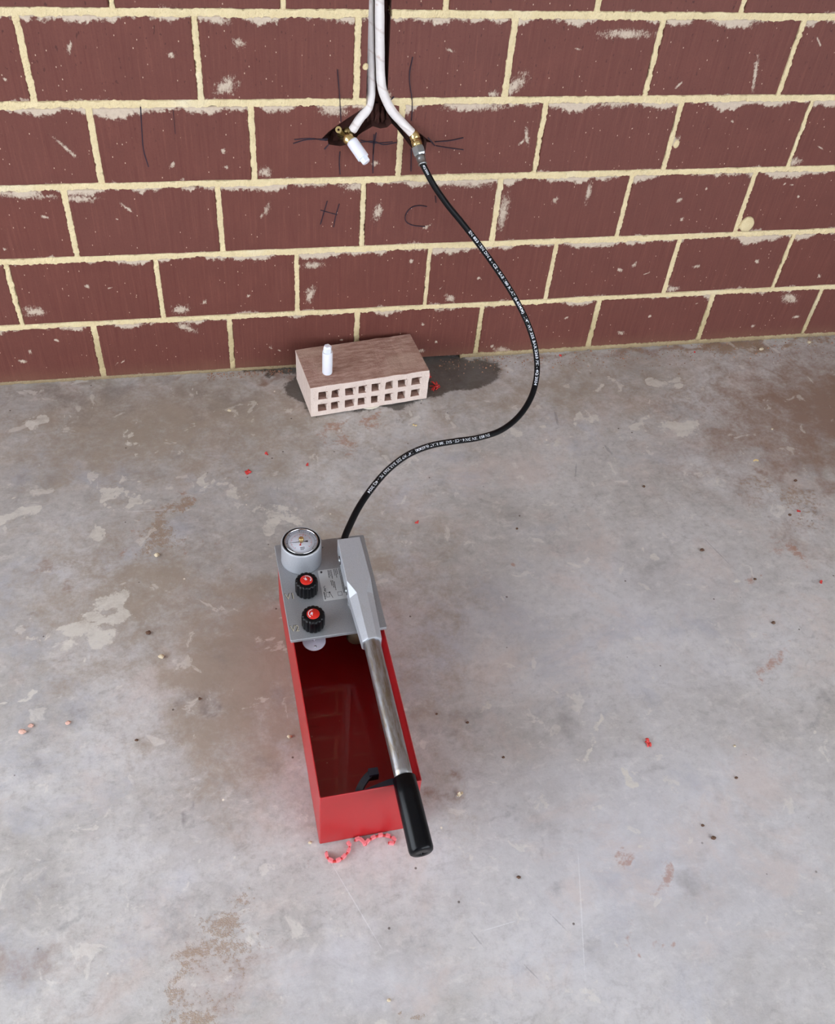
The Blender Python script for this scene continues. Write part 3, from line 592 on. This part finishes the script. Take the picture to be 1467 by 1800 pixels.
# rating label with tiny illegible lines, CE mark and two drawings
lab = MB().loft([rect(.0665, .1105, .3722, .4445, ZP, .002), rect(.0665, .1105, .3722, .4445, ZP+.0005, .002)]).build('rating_label', MLABEL, plate); lab['label'] = 'small silver rating label with dark print'
b = MB(); zz = ZP+.0006
def bar(x0, x1, y0, y1): b.box(x0, x1, y0, y1, zz-.0003, zz+.0001)
def dashed(x, y0, y1, wd):
    y = y1
    while y > y0+.001:
        l = rnd.uniform(.0012, .0034); bar(x, x+wd, max(y0, y-l), y); y -= l+rnd.uniform(.0005, .001)
for x, y0, y1 in ((.0845, .423, .442), (.0872, .428, .442), (.0899, .421, .442), (.0862, .405, .417), (.0890, .400, .417), (.0917, .392, .414), (.0955, .428, .443), (.0982, .422, .443), (.1009, .430, .443), (.1050, .385, .443), (.1074, .385, .443)): dashed(x, y0, y1, .0012)
for x in (.0690, .0702): dashed(x, .375, .392, .0010)
bar(.0700, .0735, .4365, .4368); b.lathe([(.0022, zz-.0003), (.0022, zz+.0001)], 14, Matrix.Translation((.0725, .4395, 0)))
for (x0, y0, x1, y1) in ((.073, .380, .079, .391), (.094, .380, .102, .389)):
    bar(x0, x1, y0, y0+.0006); bar(x0, x1, y1-.0006, y1); bar(x0, x0+.0006, y0, y1); bar(x1-.0006, x1, y0, y1)
b.add([(.0835, .377, zz), (.0845, .377, zz), (.0805, .391, zz), (.0795, .391, zz)], [(0, 1, 2, 3)]); b.lathe([(.0016, zz-.0003), (.0016, zz+.0001)], 10, Matrix.Translation((.0800, .3905, 0)))
b.build('label_print', MDINK, lab)
def arc(bm, cx_, cy_, r, wd, a0, a1, z, n=14):
    vs = []; 
    for i in range(n+1):
        a = math.radians(a0+(a1-a0)*i/n); vs += [(cx_+(r-wd/2)*math.cos(a), cy_+(r-wd/2)*math.sin(a), z), (cx_+(r+wd/2)*math.cos(a), cy_+(r+wd/2)*math.sin(a), z)]
    bm.add(vs, [(2*i, 2*i+1, 2*i+3, 2*i+2) for i in range(n)])
b = MB()                                                        # CE mark, drawn sideways as on the label
arc(b, .0745, .4030, .0030, .0009, 90, 270, zz+.0001); arc(b, .0745, .3965, .0030, .0009, 90, 270, zz+.0001); b.box(.0715, .0745, .3961, .3969, zz-.0002, zz+.0001)
b.build('ce_mark', MDINK, lab)
# gauge
gc = (.0415, .4775); GR = .0368; GT = .221
gauge = MB().lathe([(GR*1.03, ZP), (GR*1.02, ZP+.003), (GR, GT-.006), (GR, GT-.0015), (GR-.001, GT), (GR-.0024, GT), (GR-.0026, GT-.0008), (GR-.0026, GT-.007)], 56, Matrix.Translation((*gc, 0))).build('gauge_housing', MBL, pump)
def at(mb_pts): return mb_pts
TGc = Matrix.Translation((*gc, 0))
MB().lathe([(GR-.0026, GT-.006), (GR-.0026, GT-.0002), (GR-.0064, GT-.0002), (GR-.0066, GT-.006)], 56, TGc, cap=False).build('rubber_ring', MBLK, gauge)
MB().lathe([(GR-.0060, GT-.006), (GR-.0060, GT+.0014), (GR-.0067, GT+.0020), (GR-.0078, GT+.0012), (GR-.0082, GT-.004)], 56, TGc, cap=False).build('chrome_bezel', MCHROME, gauge)
DR = GR-.0081; DZ = GT-.0020
dial = MB().lathe([(DR, DZ-.002), (DR, DZ), (.0005, DZ)], 48, TGc).build('dial', MDIAL, gauge)
b = MB()
for i in range(31):
    a = math.radians(225-270*i/30); l = .0036 if i % 5 == 0 else .0018; r0 = DR-.004; t = .00045 if i % 5 == 0 else .0002; ca, sa = math.cos(a), math.sin(a)
    b.add([(gc[0]+r*ca-s*t*sa, gc[1]+r*sa+s*t*ca, DZ+.0003) for r, s in ((r0, 1), (r0, -1), (r0+l, -1), (r0+l, 1))], [(0, 1, 2, 3)])
arc(b, *gc, DR-.0040, .0003, -45, 225, DZ+.0003, 40)
for k in range(3): b.box(gc[0]-.004, gc[0]+.0042-.002*(k == 2), gc[1]-.0135-.0026*k, gc[1]-.0125-.0026*k, DZ+.0001, DZ+.0003)
b.build('scale_marks', MDINK, dial)
b = MB(); arc(b, *gc, DR-.0098, .0003, -45, 225, DZ+.0003, 40)
for i in range(9):
    a = math.radians(225-270*i/8); ca, sa = math.cos(a), math.sin(a); b.add([(gc[0]+r*ca-s*.0003*sa, gc[1]+r*sa+s*.0003*ca, DZ+.0003) for r, s in ((DR-.0122, 1), (DR-.0122, -1), (DR-.0098, -1), (DR-.0098, 1))], [(0, 1, 2, 3)])
b.build('scale_marks', MRINK, dial)
def needle(a, l, tail, wd, z, mat, nm):
    d = Vector((math.cos(a), math.sin(a), 0)); n = Vector((-d.y, d.x, 0)); c = Vector((*gc, 0)); q = MB()
    pts = [c+d*l, c+n*wd*.5, c-d*tail*.5+n*wd*.4, c-d*tail+n*wd*1.2, c-d*tail-n*wd*1.2, c-d*tail*.5-n*wd*.4, c-n*wd*.5]
    q.loft([[(p.x, p.y, z) for p in pts], [(p.x, p.y, z+.0004) for p in pts]]); q.build(nm, mat, gauge)
needle(math.radians(178), DR*.80, DR*.42, .0016, DZ+.0009, MDINK, 'needle'); needle(math.radians(70), DR*.78, DR*.34, .0016, DZ+.0015, MRINK, 'drag_needle')
MB().lathe([(DR+.0008, GT+.0006), (DR*.9, GT+.0009), (DR*.5, GT+.0013), (.0042, GT+.0015)], 40, TGc, cap=False).build('gauge_lens', MGLASS, gauge)
MB().lathe([(.0042, GT+.0005), (.0042, GT+.0035), (.0046, GT+.004), (.0046, GT+.0085), (.0040, GT+.0095), (.0005, GT+.0095)], 24, TGc).build('reset_knob', MBRASS, gauge)
# valve knobs
def knob(x, y, ra):
    T_ = Matrix.Translation((x, y, 0)); R_ = .0204
    k = MB().lathe([(.010, ZP), (.010, ZP+.003), (R_*.97, ZP+.0035), (R_, ZP+.006), (R_, ZP+.0295), (R_*.95, ZP+.0325), (R_*.80, ZP+.034), (R_*.62, ZP+.0335), (.0005, ZP+.0335)], 120, T_,
                   wob=lambda a, z: 1-.085*(max(0, math.cos(15*a+ra))**1.5 if ZP+.003 < z < ZP+.0332 else 0)).build('valve_knob', MKNOB, pump)
    cp_ = MB().lathe([(.0112, ZP+.0332), (.0112, ZP+.0343), (.0108, ZP+.0347), (.0005, ZP+.0349)], 32, T_).build('red_cap', MREDCAP, k); cp_['label'] = 'red knob cap with white R and arrow'
    return x, y, ra, cp_
for x, y, ra, c in (knob(.0393, .3990, 0), knob(.0397, .3225, .3)):
    q = MB(); z = ZP+.0353
    if ra == 0:
        arc(q, x, y, .0084, .0012, -20, 100, z); q.add([(x+.0054, y-.0052, z), (x+.0094, y-.0022, z), (x+.0066, y-.0008, z)], [(0, 1, 2)]); q.build('arrow_mark', MPRINT, c); flat_text('R', .0085, x-.0005, y+.0052, z-.0004, math.radians(200), MPRINT, c, .0002)
    else:
        arc(q, x, y, .0084, .0012, 90, 215, z); q.add([(x-.0086, y-.0054, z), (x-.0054, y-.0075, z), (x-.0052, y-.0042, z)], [(0, 1, 2)]); q.build('arrow_mark', MPRINT, c); flat_text('R', .0085, x-.0062, y-.0015, z-.0004, math.radians(-30), MPRINT, c, .0002)
for (x, y) in ((.0265, .3385), (.049, .3475)): MB().lathe([(.0045, ZP), (.0045, ZP+.0006), (.0025, ZP+.0008), (.0005, ZP+.0004)], 16, Matrix.Translation((x, y, 0))).build('stop_pin', MPL, plate)
# screws along plate sides
for x, y, s in ((-.0042, .4935, -1), (-.0042, .3775, -1), (.1672, .36, 1), (.1672, .49, 1)):
    MB().lathe([(.0035, 0), (.0035, .0014), (.002, .003), (.0004, .0032)], 14, axis_matrix((x if s > 0 else .0, y, .158), (x+s*.1, y, .158)) if s < 0 else axis_matrix((BW, y, .158), (BW+.1, y, .158))).build('screw', MZINC, tank)
for (x, y) in ((.1555, .3575), (.074, .516-.008), (.0835, .500)): MB().lathe([(.0024, ZP), (.0024, ZP+.001), (.0004, ZP+.0016)], 12, Matrix.Translation((x, y, 0))).build('rivet', MZINC, plate)
# lever: axis falls gently from the pivot to the grip resting on the tank's front rim
def AX(v): return Vector((.1275+(.47-v)*.0112, v, .1815+.058*v))
def sec(v, hw, hh, ch, dz=0.):
    c = AX(v)+Vector((0, 0, dz)); chb = min(ch, .004)
    return [tuple(c+Vector((x, 0, z))) for x, z in ((-hw+chb, -hh), (hw-chb, -hh), (hw, -hh+chb), (hw, hh-ch*.62), (hw-ch*.78, hh), (-hw+ch*.82, hh), (-hw, hh-ch*.85), (-hw, -hh+chb))]
lever = MB().loft([sec(.466, .0205, .0188, .0010), sec(.468-.002, .0210, .0190, .0010), sec(.372, .0217, .0190, .0010), sec(.344, .0214, .0190, .0155), sec(.252, .0170, .0172, .0118), sec(.250, .0165, .0168, .0115)]).build('lever_block', MBL, pump, bevel=.0006)
for v, dz in ((.438, -.006), (.371, -.008)):
    c = AX(v); MB().lathe([(.0062, -.001), (.0062, .0016), (.0045, .002), (.0045, .0006), (.0004, .0006)], 20, axis_matrix(c+Vector((-.0212, 0, dz)), c+Vector((-.1, 0, dz)))).build('pivot_pin', MZINC, lever)
    MB().lathe([(.0085, -.0005), (.0085, .0008), (.006, .0009)], 20, axis_matrix(c+Vector((-.0212, 0, dz)), c+Vector((-.1, 0, dz)))).build('pin_recess', MKNOB, lever)
    MB().lathe([(.0062, -.001), (.0062, .0016), (.0004, .0018)], 20, axis_matrix(c+Vector((.0212, 0, dz)), c+Vector((.1, 0, dz)))).build('pivot_pin', MZINC, lever)
for x in (-.012, .012):
    c = AX(.438); MB().box(c.x+x-.004, c.x+x+.004, .420, .458, ZP-.0005, c.z-.012).build('pivot_bracket', MBL, pump)
c = AX(.362); MB().lathe([(.0165, ZP-.0005), (.0165, ZP+.0065), (.0155, ZP+.008), (.011, ZP+.008)], 28, Matrix.Translation((c.x-.0055, .3555, 0))).build('piston_gland', MPL, pump)
MB().lathe([(.0105, ZP+.003), (.0105, c.z-.008)], 24, Matrix.Translation((c.x-.0055, .3555, 0))).build('piston_rod', simple('blue_black_rod', (30, 34, 58), .3, .4), pump)
t0, t1, t2 = AX(.262), AX(.005), AX(-.118)
tb = MB().tube([tuple(AX(.262-.262*i/20)) for i in range(21)], .0146, 24).build('lever_tube', MST, pump)
mg = axis_matrix(AX(.003), AX(-.118)); GL = (AX(.003)-AX(-.118)).length
MB().lathe([(.0150, 0), (.0172, .0005), (.0182, .002), (.0186, .03), (.0190, GL-.006), (.0180, GL-.002), (.0155, GL), (.0030, GL+.0004), (.0026, GL-.002), (.0003, GL-.003)], 36, mg).build('lever_grip', MGRIP, pump)['label'] = 'black rubber lever grip'
MDISC = simple('white_strainer', (196, 190, 204), .5); MBAR = simple('brown_barrel', (74, 60, 44), .5, .3)
# hose union behind the block, discs below the plate, black hook inside the tank
lp = Vector((.1285, .4925, 0)); MB().lathe([(.0125, ZP-.001), (.0125, ZP+.008), (.010, ZP+.0095)], 6, Matrix.Translation(lp), smooth=False).build('hose_union', MZINC, pump)
dsc = MB().lathe([(.0016, BH), (.0016, .1495), (.0205, .149), (.0205, .1465), (.002, .1462)], 32, Matrix.Translation((.0385, .3060, 0)), smooth=False).build('strainer_disc', MDISC, pump); MB().lathe([(.0022, .149), (.0022, .1515), (.0004, .1517)], 12, Matrix.Translation((.0385, .2915, 0))).build('disc_screw', MCHROME, dsc)
MB().lathe([(.017, BH), (.017, .128), (.015, .126), (.002, .126)], 28, Matrix.Translation((.116, .3160, 0))).build('piston_barrel', MBAR, pump)
hk = smooth_path([(.063, .010, .098), (.0640, .016, .110), (.069, .026, .120), (.080, .038, .126), (.092, .046, .128)], 5); b = MB(); secs = []
for i, q in enumerate(hk):
    t = hk[min(i+1, len(hk)-1)]-hk[max(i-1, 0)]; t /= np.linalg.norm(t); s_ = np.cross(t, (0, 0, 1)); s_ /= np.linalg.norm(s_); u_ = np.cross(s_, t)
    secs.append([tuple(q+a*.0058*s_+c_*.004*u_) for a, c_ in ((-1, -1), (1, -1), (1, 1), (-1, 1))])
MHK = simple('blue_black_plastic', (26, 28, 42), .4, var=.15)
hook = b.loft(secs).build('hose_clip', MHK, pump, bevel=.0006)
MB().box(.0870, .1030, .039, .052, .116, .136).build('clip_pad', MHK, hook, bevel=.001)
MB().loft([[(.066, TH, z), (.150, TH, z), (.150, .026, z), (.112, .022, z), (.070, .012, z)] for z in (.128, .146)]).build('clip_bar', MHK, hook, bevel=.001)

# ------------------------------------------------------------------ litter on the slab
def strip(pts, label):
    P = [on_z(x, y, .004) for x, y in pts]; Q = smooth_path(P, 5); root = empty('plastic_strip', (float(Q[0][0]), float(Q[0][1]), 0)); tag(root, label, 'plastic strip', 'curled pink plastic strips at the pump')
    o = np.array(root.location); secs = []
    for i, q in enumerate(Q):
        t = Q[min(i+1, len(Q)-1)]-Q[max(i-1, 0)]; t[2] = 0; t /= np.linalg.norm(t); n = np.array([-t[1], t[0], 0])
        secs.append([tuple(q-o+a*.0012*n+np.array([0, 0, z])) for a, z in ((-1, -.004), (1, -.004), (1, .0012), (-1, .0012))])
    MB().loft(secs).build('spine', MREDP, root)
    S_ = np.r_[0, np.cumsum([np.linalg.norm(Q[i+1]-Q[i]) for i in range(len(Q)-1)])]; k = max(3, int(S_[-1]/.0105))
    for j in range(k):
        s = (j+.5)/k*S_[-1]; i = min(np.searchsorted(S_, s), len(Q)-1); q = Q[i]; t = Q[min(i+1, len(Q)-1)]-Q[max(i-1, 0)]; t[2] = 0; t /= np.linalg.norm(t); n = np.array([-t[1], t[0], 0])
        b = MB(); l, w_ = .0038, .0025; dz = rnd.uniform(-.0006, .0012)
        b.loft([[tuple(q-o+a*l*t+c_*w_*n+np.array([0, 0, z])) for a, c_ in ((-1, -1), (1, -1), (1, 1), (-1, 1))] for z in (-.0030, .0038+dz)]); b.build('rib', MPINK, root, bevel=.0002)
strip([(573.5,1496.7),(574.5,1505),(581,1512.5),(592,1513),(604,1506),(612.5,1495),(613.6,1485),(609,1481)], 'pink curled plastic strip shaped like a hook by the tank corner')
strip([(623,1477),(631,1474.5),(637,1478.5),(641,1485)], 'short pink plastic strip peeking out under the tank front')
strip([(642,1485),(647,1478),(658,1471),(671,1468),(684,1470),(693,1476),(691,1482),(682,1481)], 'long pink ribbed plastic strip curling beside the black grip')
def scrap(x, y, size, mat, name, label, cat, group, n=4, z=0., thin=1.):
    c = on_z(x, y, 0); b = MB(); rr = random.Random(int(x*7+y))
    for k in range(n):
        a = rr.uniform(0, 6.28); l = size*rr.uniform(.45, .8); wd = size*rr.uniform(.15, .3)*thin; h = size*rr.uniform(.12, .5); d = np.array([math.cos(a), math.sin(a), 0]); m_ = np.array([-d[1], d[0], 0]); off = np.array([rr.uniform(-.25, .25)*size, rr.uniform(-.25, .25)*size, 0]); secs = []
        for i in range(5):
            t = i/4; q = off+d*(t-.3)*l+np.array([0, 0, .0008+h*math.sin(t*2.2)*rr.uniform(.7, 1.1)]); ww = wd*(.5+.6*math.sin(math.pi*(.15+.7*t)))
            secs.append([tuple(q-m_*ww-np.array([0, 0, .0008])), tuple(q+m_*ww-np.array([0, 0, .0008])), tuple(q+m_*ww+np.array([0, 0, .0006])), tuple(q-m_*ww+np.array([0, 0, .0006]))])
        b.loft(secs)
    o = b.build(name, mat, None, (c[0], c[1], z)); return tag(o, label, cat, group)
RG = 'scraps of red plastic on the slab'
for x, y, s, lb_ in [(437,832,.015,'largest red plastic scrap on the floor, left of the hose bend'), (468,798,.008,'small red plastic scrap between the loose brick and larger scrap'), (541,818,.008,'small red plastic crumb below the perforated brick'), (733,919,.008,'red plastic crumb on bare floor right of the gauge'),
                    (984,626,.007,'tiny red scrap at the wall foot just right of the hose'), (1221,620,.006,'tiny red scrap at the wall foot far right of the hose'), (1403,900,.008,'red plastic crumb near the right edge beside brown dust'), (1442,1024,.008,'red plastic crumb at the far right edge of the slab'), (1139,1309,.014,'star shaped red plastic scrap alone on pale concrete'),
                    (764,682,.024,'frayed red plastic shred at the right end of the brick'), (754,662,.016,'red plastic shred poking from behind the brick corner')]:
    scrap(x, y, s, MREDP, 'plastic_scrap', lb_, 'scrap', RG, 11 if s > .0155 else 6 if s > .012 else 4, thin=.3 if s > .0155 else .8)
scrap(728, 748, .011, MYEL, 'wood_shaving', 'yellow curled shaving on the floor in front of the brick', 'shaving', None, 2); scrap(1327, 811, .013, MYEL, 'wood_shaving', 'flat yellow shaving on brown dust at right', 'shaving', None, 2); scrap(808, 1398, .010, MSTONE, 'plastic_shell', 'small whitish shell of plastic right of the black grip', 'scrap', None, 3)
def stone(x, y, s, mat, name, label, cat, group):
    c = on_z(x, y, 0); bm = bmesh.new(); bmesh.ops.create_icosphere(bm, subdivisions=2, radius=1); sd = x*.37+y*.11
    for v in bm.verts:
        k = 1+.35*fbm(v.co.x*1.2+sd, v.co.y*1.2, v.co.z*1.2); v.co = Vector((v.co.x*k*s, v.co.y*k*s*.8, v.co.z*k*s*.62))
    zm = min(v.co.z for v in bm.verts)
    for v in bm.verts: v.co.z -= zm
    me = bpy.data.meshes.new(name); bm.to_mesh(me); bm.free(); me.materials.append(mat); o = bpy.data.objects.new(name, me); COL.objects.link(o); o.location = (c[0], c[1], 0); return tag(o, label, cat, group)
for x, y, s, lb_ in [(403,723,.0052,'cream pebble on the floor left of the perforated brick'), (284,1156,.0060,'largest cream pebble on the slab left of the pump'), (276,977,.0058,'cream pebble at the tail of the sandy patch'), (509,1296,.0042,'cream pebble close to the left side of the tank'), (545,1482,.0032,'cream pebble at the front left foot of the tank'), (683,1759,.0032,'cream pebble near the bottom edge of the photo'),
                    (1337,615,.0065,'pale stone in the dust at the right wall foot'), (1421,603,.0058,'pale stone by the wall foot at the far right'), (1356,755,.0030,'white grit speck in brown dust at right'), (1290,1312,.0028,'white grit speck right of the star shaped scrap')]: stone(x, y, s, MSTONE, 'pebble', lb_, 'pebble', 'pale pebbles on the slab')
for x, y, s, lb_ in [(261,1114,.0050,'brown grit lump above the largest cream pebble'), (240,1302,.0032,'dark grit speck on the left half of the slab'), (351,1229,.0030,'dark grit speck between slab stain and tank'), (908,930,.0030,'rust coloured grit crumb right of the pump plate'), (1233,968,.0050,'brown grit lump on the right half of the slab'), (1358,1096,.0042,'dark grit lump above the rust stain at right'), (1326,1019,.0034,'dark grit crumb below the mossy spot at right'), (1387,906,.0042,'dark grit lump beside the red crumb near the right edge'), (1397,846,.0045,'brown grit lump at the edge of the brown dust'), (1131,856,.0034,'dark grit crumb below the round pale patch'), (821,1271,.0030,'dark grit crumb right of the lever tube'), (767,1256,.0024,'tiny dark grit nearest the tank right side'), (884,1332,.0026,'tiny dark grit between the tank and the star scrap'), (911,1543,.0036,'dark grit crumb below and right of the grip'), (1253,1474,.0042,'larger brown grit of the pair at lower right'), (1234,1452,.0032,'smaller brown grit of the pair at lower right'), (1293,1368,.0032,'brown grit crumb above the lower right pair')]: stone(x, y, s, MBSTONE, 'grit', lb_, 'grit', 'brown grit on the slab')
for x, y, s, lb_ in [(40,1288,.0062,'larger pink brick chip of the pair at the left edge'), (55,1277,.0048,'smaller pink brick chip of the pair at the left edge'), (120,1272,.0050,'lone pink brick chip right of the pair at left')]: stone(x, y, s, MPCHIP, 'brick_chip', lb_, 'chip', 'pink brick chips')
# uncountable crumbs swept along the wall foot
b = MB()
for k in range(900):
    u = rnd.random(); x = .34+1.5*u; y = -.004-abs(rnd.gauss(0, .03+.03*u)); s = rnd.uniform(.0008, .0024)*(1.7 if rnd.random() < .06 else 1)
    if k % 5 == 0: x = rnd.uniform(-.25, -.04); y = -.004-abs(rnd.gauss(0, .012))
    a = rnd.uniform(0, 6.28); b.add([(x+s*math.cos(a), y+s*math.sin(a), 0), (x+s*math.cos(a+2.1), y+s*math.sin(a+2.1), 0), (x+s*math.cos(a+4.2), y+s*math.sin(a+4.2), 0), (x, y, s*1.1)], [(0, 1, 3), (1, 2, 3), (2, 0, 3), (2, 1, 0)])
tag(b.build('mortar_crumbs', simple('crumbs', (150, 110, 88), .9, var=.4, scale=200)), 'loose brown mortar crumbs along the foot of the wall', 'crumbs', kind='stuff')
